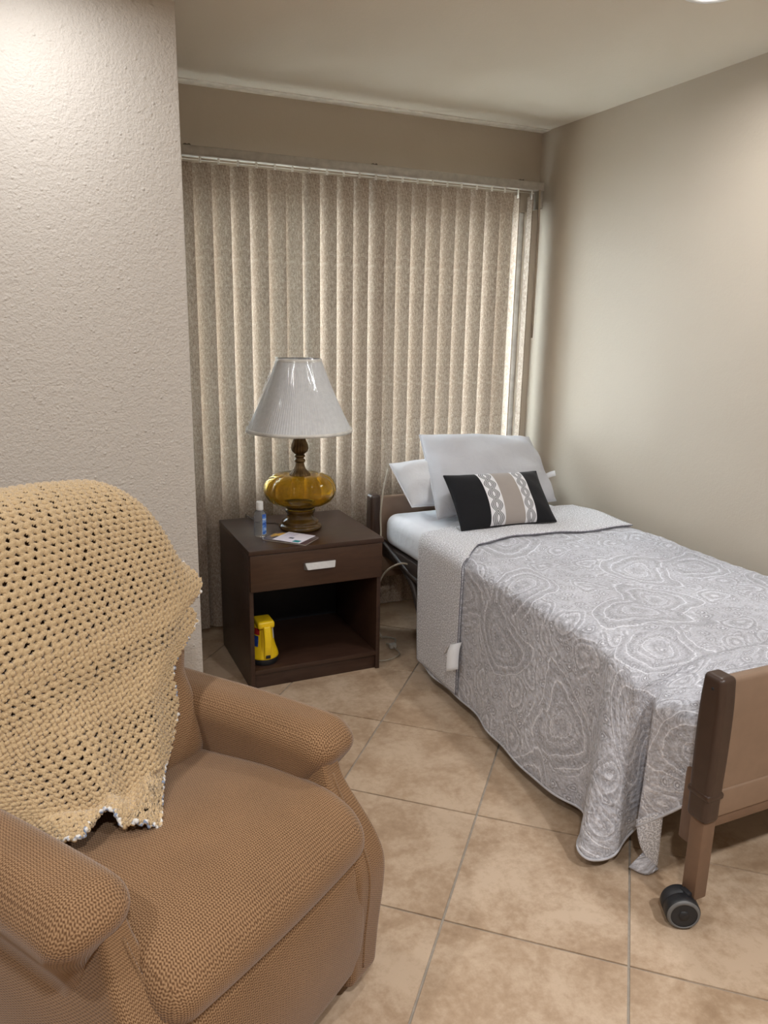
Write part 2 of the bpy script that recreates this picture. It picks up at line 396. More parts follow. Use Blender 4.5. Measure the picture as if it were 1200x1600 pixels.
v = [bm.verts.new(q) for q in ((hx-hw, NY0-.001, hz-.016), (hx-hw+.010, NY0-.028, hz-.010), (hx-hw+.002, NY0-.016, hz+.016), (hx-hw, NY0-.001, hz+.013),
     (hx+hw, NY0-.001, hz-.016), (hx+hw-.010, NY0-.028, hz-.010), (hx+hw-.002, NY0-.016, hz+.016), (hx+hw, NY0-.001, hz+.013))]
for q in ((0, 1, 2, 3), (7, 6, 5, 4), (1, 5, 6, 2), (2, 6, 7, 3), (0, 4, 5, 1), (0, 3, 7, 4)): bm.faces.new([v[i] for i in q])
bmesh.ops.recalc_face_normals(bm, faces=bm.faces); bmesh.ops.bevel(bm, geom=list(bm.edges), offset=.0015, segments=2, affect='EDGES')
h = bm_obj('handle', bm, STEEL); h.parent = dr; h['label'] = 'brushed metal bar handle'

# ------------------------------------------------------------------ table lamp
def amber_mat():
    m = N('amber_glass'); p = m.tc(); n = m.noise(p, 14, 2)
    m.P(Base_Color=m.ramp(n, [(.3, (.86, .60, .08)), (.7, (.92, .70, .16))]), Roughness=.04, IOR=1.35, Transmission_Weight=.97, Specular_IOR_Level=.6); return m.m
AMB = amber_mat()
def dark_amber():
    m = N('smoky_amber_glass'); p = m.tc(); n = m.noise(p, 20, 2)
    m.P(Base_Color=m.ramp(n, [(.3, (.055, .030, .006)), (.7, (.10, .052, .010))]), Roughness=.07, IOR=1.45, Transmission_Weight=.15); return m.m
DAMB = dark_amber()
BRASS = plain('antique_brass', (.13, .078, .030), .36, .7, var=.35, scale=40)
def shade_mat():
    m = N('pleated_shade'); p = m.tc('UV'); c = m.ramp(m.noise(m.tc(), 60, 3), [(.3, (.62, .63, .65)), (.7, (.72, .73, .75))])
    m.P(Base_Color=c, Roughness=.75)
    t = m.n('ShaderNodeBsdfTranslucent', {'Color': (.8, .77, .7, 1)}); x = m.n('ShaderNodeMixShader', {0: .12})
    m.t.links.new(m.b.outputs[0], x.inputs[1]); m.t.links.new(t.outputs[0], x.inputs[2]); m.t.links.new(x.outputs[0], m.o.inputs[0]); return m.m
def wrap_mat():
    m = N('clear_plastic_wrap'); n = m.noise(m.vm('MULTIPLY', m.tc(), (9.0, 9.0, 2.2)), 5, 4, .6, 1.0)
    t = m.n('ShaderNodeBsdfTransparent'); g = m.n('ShaderNodeBsdfGlossy', {'Color': (1, 1, 1, 1), 'Roughness': .06})
    b = m.n('ShaderNodeBump', {'Height': n, 'Strength': .22, 'Distance': .004}); m.t.links.new(b.outputs[0], g.inputs['Normal'])
    x = m.n('ShaderNodeMixShader', {0: .05}); m.t.links.new(t.outputs[0], x.inputs[1]); m.t.links.new(g.outputs[0], x.inputs[2]); m.t.links.new(x.outputs[0], m.o.inputs[0]); return m.m
LX, LY = 1.011, 3.115
lamp = thing('table_lamp', (LX, LY, NZ), 'amber glass table lamp with white plastic-wrapped pleated shade on nightstand', 'lamp')
lathe('foot', [(.0005, 0), (.088, 0), (.093, .006), (.093, .014), (.086, .021), (.077, .025), (.080, .031), (.078, .038), (.064, .046), (.058, .056), (.058, .068), (.063, .076), (.066, .082), (.064, .088), (.0005, .088)], DAMB, lamp, 64)
lathe('glass_collar', [(.0005, .088), (.060, .088), (.064, .092), (.064, .100), (.058, .106), (.0005, .106)], AMB, lamp, 64)
def lob(a, z, r): return 1-.085*np.abs(np.sin(a*4+.4))**10*min(1, r/.10)*(.2+.8*min(1, max(0, (z-.17)/.05)))
bo = [(.056, .105), (.085, .108), (.118, .116), (.140, .131), (.153, .151), (.157, .172), (.155, .192), (.146, .212), (.130, .228), (.105, .239), (.075, .243), (.045, .238), (.030, .236)]
bi = [(max(.02, r-.005), z+(.004 if z < .17 else -.004)) for r, z in bo][::-1]
lathe('glass_body', bo+bi+[bo[0]], AMB, lamp, 96, lobes=lob)
def flute(a, z, r): return 1-.09*np.abs(np.sin(a*9))**3
lathe('brass_neck', [(.0005, .233), (.046, .236), (.046, .241), (.038, .250), (.026, .264), (.020, .280), (.018, .292)], BRASS, lamp, 108, lobes=flute)
lathe('brass_rings', [(.014, .290), (.022, .294), (.025, .300), (.022, .306), (.016, .310), (.019, .314), (.024, .318), (.022, .324), (.015, .328)], BRASS, lamp, 48)
lathe('brass_bulb', [(.014, .326), (.024, .331), (.034, .341), (.038, .353), (.036, .368), (.028, .388), (.019, .405), (.013, .420), (.012, .432), (.0005, .433)], BRASS, lamp, 108, lobes=flute)
lathe('socket', [(.0005, .43), (.011, .43), (.011, .455), (.018, .458), (.018, .50), (.0005, .505)], BRASS, lamp, 24)
lathe('bulb', [(.012, .50), (.014, .515), (.026, .545), (.030, .565), (.024, .588), (.012, .598), (.0005, .600)], plain('frosted_bulb', (.8, .79, .76), .3), lamp, 24)
for sg in (-1, 1):
    tube('harp', [(0.016*sg, 0, .46), (.05*sg, 0, .50), (.062*sg, 0, .58), (.045*sg, 0, .66), (.01*sg, 0, .705)], .0022, BRASS, lamp, 24, 6)
lathe('finial', [(.0005, .700), (.008, .703), (.010, .712), (.006, .722), (.0005, .728)], BRASS, lamp, 16)
zs0, zs1, rs0, rs1 = .430, .727, .222, .092
nv_ = 480; a = np.linspace(0, 2*math.pi, nv_, endpoint=False); tt = np.linspace(0, 1, 10)
pl = (np.arange(nv_) % 4 < 2)*1.0
SP = np.zeros((10, nv_, 3))
for i, t in enumerate(tt):
    rr = rs0+(rs1-rs0)*t-.006*math.sin(math.pi*t)+(.0022*(1-.4*t))*(pl-.5)
    SP[i] = np.stack([rr*np.cos(a), rr*np.sin(a), np.full(nv_, zs0+(zs1-zs0)*t)], -1)
shd = grid('lamp_shade', SP, shade_mat(), lamp, closed_v=True, flip=True); shd['label'] = 'white pleated cone shade'
TRM = plain('shade_trim', (.66, .64, .60), .6)
lathe('shade_trim', [(rs0-.003, zs0-.003), (rs0+.003, zs0-.003), (rs0+.002, zs0+.011), (rs0-.004, zs0+.011)], TRM, shd, 96)
lathe('shade_trim', [(rs1-.003, zs1-.013), (rs1+.004, zs1-.013), (rs1+.002, zs1+.003), (rs1-.004, zs1+.003)], TRM, shd, 96)
nw = 120; a = np.linspace(0, 2*math.pi, nw, endpoint=False); WPp = np.zeros((14, nw, 3))
for i, t in enumerate(np.linspace(-.02, 1.03, 14)):
    rr = rs0+(rs1-rs0)*t+.005+.002*np.sin(a*11+t*9)+.0015*np.sin(a*29+t*5)
    WPp[i] = np.stack([rr*np.cos(a), rr*np.sin(a), np.full(nw, zs0+(zs1-zs0)*t)], -1)
grid('plastic_wrap', WPp, wrap_mat(), shd, closed_v=True, flip=True)
for t in (0, 2.1, 4.2):
    tube('spider_wire', [(rs1*math.cos(t), rs1*math.sin(t), zs1-.004), (.0, .0, .708)], .0018, BRASS, shd, 4, 6, smooth_path=False)
tube('power_cord', [(-.08, .02, .012), (-.10, .03, .022), (-.12, .05, .020), (-.15, .11, .010), (-.16, .20, .006), (-.17, .268, .004), (-.17, .285, -.02), (-.17, .287, -.3)], .003, plain('brown_cord', (.07, .045, .03), .5), lamp, 60, 8)

# ------------------------------------------------------------------ things on the nightstand
def clear_plastic():
    m = N('clear_plastic'); m.P(Base_Color=m.ramp(m.noise(m.tc(), 8), [(.3, (.86, .9, .94)), (.7, (.93, .95, .98))]), Roughness=.06, IOR=1.3, Transmission_Weight=.9); return m.m
bx, by = .812, 3.045
bt = thing('sanitizer_bottle', (bx, by, NZ), 'small clear hand sanitizer bottle with white cap and blue label', 'bottle', rz=-.35)
def oval(a, z, r): return 1/np.sqrt(np.cos(a)**2+(np.sin(a)/.68)**2)
lathe('bottle_body', [(.0005, 0), (.021, 0), (.0245, .004), (.0250, .02), (.0245, .095), (.021, .108), (.013, .115), (.011, .118), (.0005, .118)], clear_plastic(), bt, 40, lobes=oval)
lathe('cap', [(.0005, .115), (.0145, .115), (.0150, .119), (.0145, .148), (.013, .151), (.0005, .151)], plain('white_cap', (.84, .84, .83), .35), bt, 28)
def label_mat():
    m = N('blue_label'); p = m.tc(); n = m.noise(m.vm('MULTIPLY', p, (1, 1, 2.2)), 34, 2)
    m.P(Base_Color=m.ramp(n, [(.42, (.03, .11, .50)), (.52, (.10, .28, .72)), (.62, (.55, .68, .88))]), Roughness=.35); return m.m
a = np.linspace(math.radians(-55), math.radians(25), 14); z = np.linspace(.012, .098, 6)
LP = np.zeros((6, 14, 3)); f_ = .0256/np.sqrt(np.cos(a)**2+(np.sin(a)/.68)**2)
LP[..., 0] = f_*np.cos(a); LP[..., 1] = f_*np.sin(a); LP[..., 2] = z[:, None]
lbl = grid('label_sticker', LP, label_mat(), bt, flip=True)

bk = thing('booklet', (.917, 2.955, NZ), 'thin dark booklet with yellow flower print under the white leaflet', 'booklet', rz=math.radians(-45))
DKP = plain('dark_cover', (.085, .055, .065), .3, var=.5, scale=25)
box('pages', (-.098, -.060, .0008), (.098, .060, .0045), plain('page_edges', (.62, .55, .44), .7), bk, .0005)
box('cover', (-.100, -.062, .0045), (.100, .062, .0058), DKP, bk, .0003); box('back_cover', (-.100, -.062, 0), (.100, .062, .0008), DKP, bk)
YPET = plain('yellow_print', (.62, .36, .05), .4, var=.35, scale=60)
for k, (cx, cy, r1, r2, an) in enumerate([(-.075, .030, .030, .014, .5), (-.050, .045, .028, .012, -.5), (-.080, .005, .026, .011, 1.3), (-.060, .020, .022, .012, -1.2), (-.04, .050, .02, .009, .1)]):
    aa = np.linspace(0, 2*math.pi, 14, endpoint=False); x = r1*np.cos(aa)*.8; y = r2*np.sin(aa)
    vv = [(cx+x[i]*math.cos(an)-y[i]*math.sin(an), min(.061, cy+x[i]*math.sin(an)+y[i]*math.cos(an)), .0060+.0003*k) for i in range(14)]
    mk('printed_petal', vv, [tuple(range(14))], YPET, bk, smooth=False)
lf_ = thing('leaflet', (.926, 2.950, NZ+.0062), 'white leaflet with a teal corner block lying on dark booklet', 'leaflet', rz=math.radians(-49))
PAP = plain('white_paper', (.74, .70, .78), .55, var=.05)
box('sheet', (-.062, -.064, .0014), (.068, .066, .0030), PAP, lf_, .0003)
box('teal_print', (.028, -.058, .0030), (.058, -.030, .0033), plain('teal_ink', (.02, .26, .30), .5), lf_)
box('dark_print', (-.012, -.020, .0030), (.010, -.004, .0033), plain('dark_ink', (.06, .06, .09), .5), lf_)
for k in range(4): box('text_line', (-.044+.011*k, .0, .0030), (-.041+.011*k, .060, .0032), plain('lilac_ink', (.50, .45, .60), .5), lf_)

# ------------------------------------------------------------------ lantern torch inside the nightstand
fx, fy, fz = .792, 2.955, .084
fl = thing('lantern_flashlight', (fx, fy, fz), 'yellow flashlight standing lens-down on the open nightstand shelf', 'flashlight', rz=math.radians(-90))
YEL = plain('yellow_plastic', (.86, .58, .012), .32, var=.06); BLK = plain('black_rubber', (.012, .012, .014), .55)
lathe('lens_bezel', [(.0005, 0), (.056, 0), (.059, .004), (.059, .022), (.057, .028), (.0005, .028)], BLK, fl, 48)
lathe('head', [(.0005, .026), (.060, .026), (.0615, .030), (.0605, .037), (.057, .050), (.051, .066), (.046, .085), (.0425, .105), (.039, .150), (.038, .168), (.0005, .168)], YEL, fl, 48)
rcube('tail_cap', (-.040, -.036, .160), (.052, .036, .192), .010, YEL, fl, mid=2, seg=3)
def hdef(V):
    V = V.copy(); t = (V[:, 2]-.03)/.14; V[:, 0] += .012*np.sin(np.clip(t, 0, 1)*math.pi); return V
rcube('handle', (.044, -.015, .030), (.064, .015, .175), .006, YEL, fl, deform=hdef, mid=8, seg=3)
rcube('switch', (.060, -.010, .036), (.0705, .010, .052), .003, BLK, fl, mid=2, seg=2)
def sticker(name, a0, a1, z0, z1, mat):
    a = np.radians(np.linspace(a0, a1, 10)); z = np.linspace(z0, z1, 5); rr = np.interp(z, [.066, .085, .105, .15, .168], [.0525, .047, .0435, .0400, .0390])
    Q = np.zeros((5, 10, 3)); Q[..., 0] = rr[:, None]*np.cos(a); Q[..., 1] = rr[:, None]*np.sin(a); Q[..., 2] = z[:, None]
    return grid(name, Q, mat, fl, flip=True)
sticker('red_sticker', -80, -38, .130, .158, plain('red_print', (.42, .02, .02), .4)); sticker('blue_sticker', -100, -45, .080, .125, plain('blue_print', (.02, .06, .30), .4, var=.6, scale=60)); sticker('white_sticker', 50, 95, .105, .158, plain('white_print', (.62, .62, .60), .5, var=.3, scale=90))

# ------------------------------------------------------------------ hospital bed
DKBR = plain('dark_brown_plastic', (.048, .027, .019), .36, var=.08, bump=.05); TAN = plain('tan_laminate', (.235, .155, .105), .42, var=.05)
LEGM = plain('brown_metal', (.165, .098, .062), .40, var=.06); FRM = plain('dark_frame_metal', (.045, .032, .026), .45); RUB = plain('caster_black', (.014, .015, .018), .5); GRY = plain('caster_grey', (.13, .13, .13), .45)
BX0, BX1, BFY, BHY = 1.410, 2.40, 1.205, 3.29
bed = thing('hospital_bed', ((BX0+BX1)/2, (BFY+BHY)/2, 0), 'brown hospital bed with tan footboard and caster legs', 'bed')
binv = Matrix.Translation(bed.location).inverted()
def bd(o, par=None):
    o.parent = par or bed
    if par is None: o.matrix_parent_inverse = binv
    return o
def board(name, yc):
    b = bd(rcube(name, (BX0+.040, yc-.018, .302), (BX1-.040, yc+.018, .676), .012, TAN, mid=4, seg=3))
    bd(rcube('board_ledge', (BX0+.040, yc-.022, .302), (BX1-.040, yc+.022, .378), .006, TAN, mid=2, seg=3), b)
    for x in (BX0, BX1-.052):
        def df(V):
            V = V.copy(); t = np.clip((V[:, 2]-.300)/.385, 0, 1)
            k = 1+.10*np.sin(np.clip((t-.22)/.78, 0, 1)*math.pi)*1.0-.10*sstep(t, .8, 1)
            k = np.where(t < .20, 1.0, k*1.04)
            V[:, 1] = yc+(V[:, 1]-yc)*k; return V
        bd(rcube('corner_post', (x, yc-.032, .296), (x+.052, yc+.032, .688), .014, DKBR, deform=df, mid=16, seg=4), b)
        bd(rcube('post_collar', (x-.0015, yc-.0345, .362), (x+.0535, yc+.0345, .380), .006, DKBR, mid=2, seg=2), b)
        bd(box('leg', (x+.010, yc-.022, .070), (x+.052, yc+.022, .300), LEGM, None, .004))
        cs = bd(lathe('caster_wheel', [(.0005, -.034), (.030, -.034), (.040, -.032), (.0435, -.026), (.0435, -.003), (.040, -.001), (.040, .001), (.0435, .003), (.0435, .026), (.040, .032), (.030, .034), (.0005, .034)], RUB, None, 40, axis='x', loc=(0, 0, 0)))
        cs.location = (x-.008, yc+.002, .0435); cs.rotation_euler = (0, 0, math.radians(62))
        rg = lathe('wheel_ring', [(.033, .0340), (.0335, .0355), (.038, .0345), (.0412, .0305)], GRY, cs, 40, axis='x'); lathe('hub_cap', [(.0005, .037), (.013, .037), (.015, .0338)], BLK, cs, 6, axis='x')
        lathe('wheel_ring', [(.033, -.0340), (.0335, -.0355), (.038, -.0345), (.0412, -.0305)], GRY, cs, 40, axis='x'); lathe('hub_cap', [(.0005, -.037), (.013, -.037), (.015, -.0338)], BLK, cs, 6, axis='x')
        bd(box('caster_fork', (x-.004, yc-.014, .045), (x+.014, yc+.014, .090), RUB, None, .004))
    bd(lathe('screw_hole', [(.0005, 0), (.004, 0), (.0045, .001)], BLK, None, 12, axis='x', loc=(BX0-.0006, yc-.004, .655)), b)
    bd(box('lower_crossbar', (BX0+.048, yc-.016, .270), (BX1-.048, yc+.016, .303), LEGM, None, .004))
    return b
board('footboard', BFY); board('headboard', BHY)
for x in (1.475, 2.305): bd(box('side_rail', (x, BFY+.02, .385), (x+.035, BHY-.02, .445), FRM, None, .004))
for y in np.linspace(1.45, 3.1, 7): bd(box('cross_slat', (1.51, y-.03, .425), (2.305, y+.03, .443), FRM, None, .003))
bd(box('foot_bracket', (1.466, BFY+.02, .17), (1.478, BFY+.095, .385), LEGM, None, .006))
bd(tube('frame_tube', [(1.50, 3.15, .40), (1.50, 2.98, .33), (1.50, 2.90, .22), (1.505, 2.86, .15), (1.52, 2.75, .12), (1.54, 2.4, .12)], .016, FRM, n=40, ns=10))
bd(tube('frame_tube', [(1.47, 3.24, .46), (1.48, 3.05, .40), (1.49, 2.85, .36), (1.50, 2.6, .35)], .014, FRM, n=30, ns=10))
bd(box('motor_box', (1.60, 2.55, .16), (1.90, 2.85, .34), FRM, None, .02))

def cloth_mat(name, c, rough=.85, sc=900, wr=0.25, var=.05):
    m = N(name); p = m.tc(); n = m.noise(p, sc, 2); k = m.noise(p, 13, 4, .55, .8)
    m.P(Base_Color=m.ramp(k, [(.3, tuple(x*(1-var) for x in c)), (.7, c)]), Roughness=rough, Specular_IOR_Level=.15, Sheen_Weight=.12)
    m.bump(m.ma('MULTIPLY_ADD', n, .12, k), wr, .02); return m.m
SHEET = cloth_mat('white_sheet', (.74, .75, .79)); PILW = cloth_mat('white_pillow_cotton', (.68, .69, .72)); PILW2 = cloth_mat('grey_white_cotton', (.53, .535, .57))
MTOP = .612
def mdef(V):
    V = V.copy(); V[:, 2] += .003*np.sin(V[:, 0]*9)*np.sin(V[:, 1]*7)*(V[:, 2] > .55); V[:, 2] -= (V[:, 2]-.447)*(.80*(1-sstep(V[:, 1], 1.33, 1.66))+.03); V[:, 0] += .03*(1-sstep(V[:, 0], 1.47, 1.7))*(1-sstep(V[:, 1], 1.3, 1.6)); return V
rcube('mattress', (1.468, 1.30, .447), (2.365, 3.245, MTOP), .055, SHEET, None, deform=mdef, mid=20, seg=6, label='mattress with a white fitted sheet on the brown bed', cat='mattress')

# ------------------------------------------------------------------ paisley quilt
def paisley_layer(m, uv, scale, seed, stops, lobes, lines):
    q = m.vm('ADD', m.vm('SCALE', uv, scale), (seed, seed*.7, 0)); v = m.vor(q, 1.0, 'F1', .7, '2D')
    l = m.vm('SUBTRACT', q, v.outputs['Position'])
    rot = m.n('ShaderNodeVectorRotate', rotation_type='Z_AXIS'); m.set(rot.inputs['Vector'], l); m.set(rot.inputs['Angle'], m.ma('MULTIPLY', m.sep(v.outputs['Color'])[0], 6.283))
    s = m.sep(rot.outputs[0]); x, y = s[0], s[1]
    xb = m.ma('MULTIPLY_ADD', m.ma('MULTIPLY', y, y), 1.1, x)
    xs = m.ma('MULTIPLY', xb, m.ma('MULTIPLY_ADD', y, 1.1, 1.35)); ys = m.ma('MULTIPLY', m.ma('ADD', y, .07), .88)
    r = m.ma('MULTIPLY', m.ma('SQRT', m.ma('ADD', m.ma('MULTIPLY', xs, xs), m.ma('MULTIPLY', ys, ys))), 1.12)
    an = m.ma('ARCTAN2', ys, xs); sc = m.ma('ABSOLUTE', m.ma('SINE', m.ma('MULTIPLY', an, lobes)))
    rr = m.ma('ADD', r, m.ma('MULTIPLY_ADD', sc, .010, m.ma('MULTIPLY', an, .010)))
    val = m.ramp(rr, stops)
    dots = m.ma('MULTIPLY', m.ma('SINE', m.ma('MULTIPLY', an, lobes*3.0)), m.ma('SINE', m.ma('MULTIPLY', r, 95.0)))
    return r, val, dots, m.ramp(rr, lines)
def quilt_mat():
    m = N('paisley_quilt'); uv0 = m.tc('UV')
    wob = m.vm('SCALE', m.vm('SUBTRACT', m.noise(uv0, 5.0, 2, .5, 0, True), (.5, .5, .5)), .085); uv = m.vm('ADD', uv0, wob)
    big = [(.0, .55), (.07, .30), (.12, .70), (.19, .35), (.245, .62), (.30, .22), (.37, .66), (.43, .28), (.50, .55), (.56, .45)]
    sml = [(.0, .85), (.08, .9), (.12, .25), (.20, .45), (.27, .75), (.34, .30), (.42, .50), (.50, .6)]
    lines = [(.0, 0.), (.150, 0.), (.160, .8), (.170, 0.), (.215, 0.), (.223, .5), (.231, 0.), (.345, 0.), (.355, .9), (.367, 0.), (.480, 0.), (.492, 1.), (.505, 0.)]
    sl = [(.0, 0.), (.10, 0.), (.13, .8), (.16, 0.), (.28, 0.), (.31, 1.), (.35, 0.), (.42, 0.), (.45, .7), (.49, 0.)]
    r1, g1, d1, l1 = paisley_layer(m, uv, 2.75, 3.1, big, 9.0, lines); r2, g2, d2, l2 = paisley_layer(m, uv, 6.2, 8.4, sml, 5.0, sl); r3, g3, d3, l3 = paisley_layer(m, uv, 19.0, 1.7, sml, 3.0, sl)
    inside = m.ramp(r1, [(.50, 1.0), (.53, 0.0)]); bgm = m.ramp(r2, [(.40, 1.0), (.46, 0.0)])
    back = m.mix(bgm, g3, m.mix(.35, g2, g3)); fr = m.mix(.50, g1, g3); v = m.mix(inside, back, fr)
    ln = m.ma('MAXIMUM', m.ma('MULTIPLY', l1, 1.0), m.ma('MULTIPLY', m.ma('MULTIPLY', l2, .7), m.ma('SUBTRACT', 1.0, inside)))
    fine = m.noise(uv, 150, 3, .6); v = m.ma('MULTIPLY_ADD', m.ma('SUBTRACT', fine, .5), .9, v); v = m.ma('MULTIPLY_ADD', ln, .42, v)
    tone = m.noise(uv, 3.0, 2); f = m.ma('MULTIPLY_ADD', m.ma('SUBTRACT', tone, .5), .45, v)
    c = m.ramp(f, [(.10, (.27, .27, .295)), (.40, (.40, .40, .435)), (.66, (.56, .565, .615)), (.95, (.82, .83, .89))])
    m.P(Base_Color=c, Roughness=.8, Specular_IOR_Level=.15, Sheen_Weight=.15)
    cr = m.noise(uv0, 55, 3, .6, .6); vv = m.vor(uv0, 60, 'SMOOTH_F1', 1, '2D').outputs['Distance']
    h = m.ma('MULTIPLY_ADD', vv, .9, m.ma('MULTIPLY_ADD', f, .5, m.ma('MULTIPLY', cr, .8)))
    m.bump(h, .7, .007); return m.m
def reverse_mat():
    m = N('quilt_reverse'); uv = m.tc('UV'); a = m.noise(uv, 230, 2, .6); v = m.vor(uv, 150, 'F1', .8, '2D').outputs['Distance']
    f = m.ma('MULTIPLY_ADD', v, .55, m.ma('MULTIPLY', a, .6))
    m.P(Base_Color=m.ramp(f, [(.38, (.42, .415, .44)), (.50, (.58, .58, .61)), (.64, (.80, .80, .84))]), Roughness=.8, Specular_IOR_Level=.15, Sheen_Weight=.15)
    st = m.ma('SINE', m.ma('MULTIPLY', m.sep(uv)[1], 420.0)); m.bump(m.ma('MULTIPLY_ADD', m.noise(uv, 60, 2), .9, m.ma('MULTIPLY_ADD', st, .14, f)), .6, .005); return m.m
QM, QR = quilt_mat(), reverse_mat(); EDGE = plain('quilt_binding', (.16, .16, .19), .7)
ET = .622                                  # top of the quilt
# keyed columns: (s, top-edge point P, hem point H)
K = [(2.74, (1.475, 2.74, ET), (1.425, 2.735, .05)), (2.60, (1.472, 2.60, ET), (1.428, 2.60, .05)), (2.38, (1.472, 2.38, ET), (1.425, 2.377, .05)), (2.15, (1.470, 2.15, ET), (1.408, 2.14, .05)),
     (1.98, (1.468, 1.98, ET), (1.384, 1.985, .05)), (1.80, (1.466, 1.81, ET), (1.380, 1.79, .05)), (1.64, (1.464, 1.68, ET-.004), (1.414, 1.645, .055)),
     (1.54, (1.462, 1.60, ET-.010), (1.385, 1.57, .055)), (1.44, (1.458, 1.545, ET-.018), (1.300, 1.495, .05)), (1.34, (1.455, 1.50, ET-.030), (1.305, 1.445, .04)),
     (1.24, (1.452, 1.465, ET-.045), (1.375, 1.432, .04)), (1.14, (1.450, 1.435, ET-.055), (1.450, 1.462, .06)), (1.07, (1.470, 1.425, ET-.064), (1.535, 1.470, .10)),
     (1.00, (1.485, 1.410, ET-.070), (1.510, 1.440, .12)), (.93, (1.462, 1.380, ET-.074), (1.434, 1.415, .13)), (.85, (1.472, 1.350, ET-.078), (1.462, 1.350, .20)),
     (.76, (1.485, 1.305, ET-.082), (1.487, 1.295, .265)), (.66, (1.495, 1.262, ET-.086), (1.500, 1.262, .295))]
ks = np.array([k[0] for k in K][::-1]); KP = np.array([k[1] for k in K][::-1]); KH = np.array([k[2] for k in K][::-1])
NSC = 330
Ps = catmull(KP, NSC, ks); Hs = catmull(KH, NSC, ks); ss = np.linspace(ks[0], ks[-1], NSC)
NHG, NTP, NRT = 58, 60, 12
xs_t = np.linspace(0, 1, NTP+1)[1:]
def top_z(x, y):
    return ET+.004*np.sin(x*11+y*5)+.003*np.sin(y*13-x*4)+.0025*np.sin(x*23+y*17)
Q = np.zeros((NHG+NTP+NRT, NSC, 3)); U = np.zeros((NHG+NTP+NRT, NSC))
for j in range(NSC):
    P, H = Ps[j], Hs[j]
    t = np.linspace(1, 0, NHG)                       # hem -> top edge
    rad = .045
    L = P[2]-H[2]
    out = np.array([-1.0, 0, 0]) if ss[j] > 1.6 else None
    d = H[:2]-np.array([P[0]-rad, P[1]]) if True else 0
    hz = P[2]-L*t
    dz = np.clip((P[2]-hz)/rad, 0, 1)
    roundx = -rad*np.sqrt(np.clip(1-(1-dz)**2, 0, 1))
    g = t**1.25
    Q[:NHG, j, 0] = P[0]+roundx+d[0]*g
    Q[:NHG, j, 1] = P[1]+d[1]*g
    Q[:NHG, j, 2] = hz
    x = P[0]+(2.375-P[0])*xs_t
    Q[NHG:NHG+NTP, j, 0] = x; Q[NHG:NHG+NTP, j, 1] = P[1]+(0)*xs_t
    Q[NHG:NHG+NTP, j, 2] = P[2]+(top_z(x, P[1])-.045*(1-sstep(P[1], 1.24, 1.56))-P[2])*sstep(xs_t, 0, .20)
    tr = np.linspace(0, 1, NRT+1)[1:]
    Q[NHG+NTP:, j, 0] = 2.375+.03*np.sqrt(np.clip(1-(1-np.clip(tr*4, 0, 1))**2, 0, 1)); Q[NHG+NTP:, j, 1] = P[1]; Q[NHG+NTP:, j, 2] = Q[NHG+NTP-1, j, 2]-.26*tr**1.15
# gentle smoothing and folds
for it in range(4):
    Q[1:-1, 1:-1] = .5*Q[1:-1, 1:-1]+.125*(Q[:-2, 1:-1]+Q[2:, 1:-1]+Q[1:-1, :-2]+Q[1:-1, 2:])
tg = np.linspace(1, 0, NHG)[:, None]
Q[:NHG, :, 0] += -.010*tg**1.5*(np.sin(ss*27)*.5+np.sin(ss*15+1)*.6)[None]*sstep(ss, 1.5, 1.7)[None]
Q[..., 2] += .0022*np.sin(Q[..., 1]*61+Q[..., 0]*23)*np.sin(Q[..., 0]*57-Q[..., 1]*31)*(Q[..., 2] > .58)
arc = np.zeros(Q.shape[:2]); arc[1:] = np.cumsum(np.linalg.norm(np.diff(Q, axis=0), axis=2), 0); arc -= arc[NHG][None]
va = np.zeros(NSC); va[1:] = np.cumsum(.5*np.linalg.norm(np.diff(Ps, axis=0), axis=1)+.5*np.linalg.norm(np.diff(Hs, axis=0), axis=1))
quilt = thing('paisley_quilt', (1.92, 2.0, .6), 'grey and white paisley quilt draped over the bed', 'quilt')
qinv = Matrix.Translation(quilt.location).inverted()
def qp(o): o.parent = quilt; o.matrix_parent_inverse = qinv; return o
uvq = np.stack([arc, np.repeat(va[None], Q.shape[0], 0)], -1)
o = qp(grid('quilt_cover', Q, QM, uv=uvq)); sd = o.modifiers.new('thickness', 'SOLIDIFY'); sd.thickness = .007; sd.offset = -1
hem = Q[0]; qp(tube('hem_binding', hem[::3], .0042, plain('hem_thread', (.52, .52, .55), .8), n=len(hem[::3]), ns=6, smooth_path=False))
# folded-back band showing the reverse side
def section(u, y):
    """u: metres from the top-left edge (negative = down the side); y along the bed"""
    P = np.array([1.472, ET]); off = .011; rad = .045+off
    if u >= 0: return np.array([1.472+u, y, top_z(1.472+u, y)*min(1, u/.14)+ET*(1-min(1, u/.14))+off+.002])
    arcl = rad*math.pi/2
    if -u < arcl:
        a = -u/rad; return np.array([1.472-rad*math.sin(a), y, ET+off-rad+rad*math.cos(a)])
    dn = -u-arcl; return np.array([1.472-rad-.004*math.sin(dn*5), y, ET+off-rad-dn])
us = np.concatenate([np.linspace(-.595, 0, 60), np.linspace(0, .900, 70)[1:], ])
NB = 26; B = np.zeros((len(us), NB, 3)); ub = np.zeros((len(us), NB, 2))
for i, u in enumerate(us):
    yf = np.interp(u, [-.6, -.1, -.02, .03, .10, .30, .9], [2.405, 2.40, 2.415, 2.47, 2.545, 2.575, 2.555]); yb = np.interp(u, [-.6, -.05, .1, .3, .9], [2.765, 2.79, 2.82, 2.88, 3.02])
    yb -= .02*max(0, (-.4-u))/.2*0
    for k, t in enumerate(np.linspace(0, 1, NB)):
        y = yf+(yb-yf)*t; B[i, k] = section(u, y)
        if k >= NB-2: B[i, k, 2 if u > -.03 else 0] += (-.010 if u > -.03 else .010)*(k-NB+3)*.5
        B[i, k, 0] += -.006*max(0., -u-.07)*math.sin(t*7) ; ub[i, k] = (u, y)
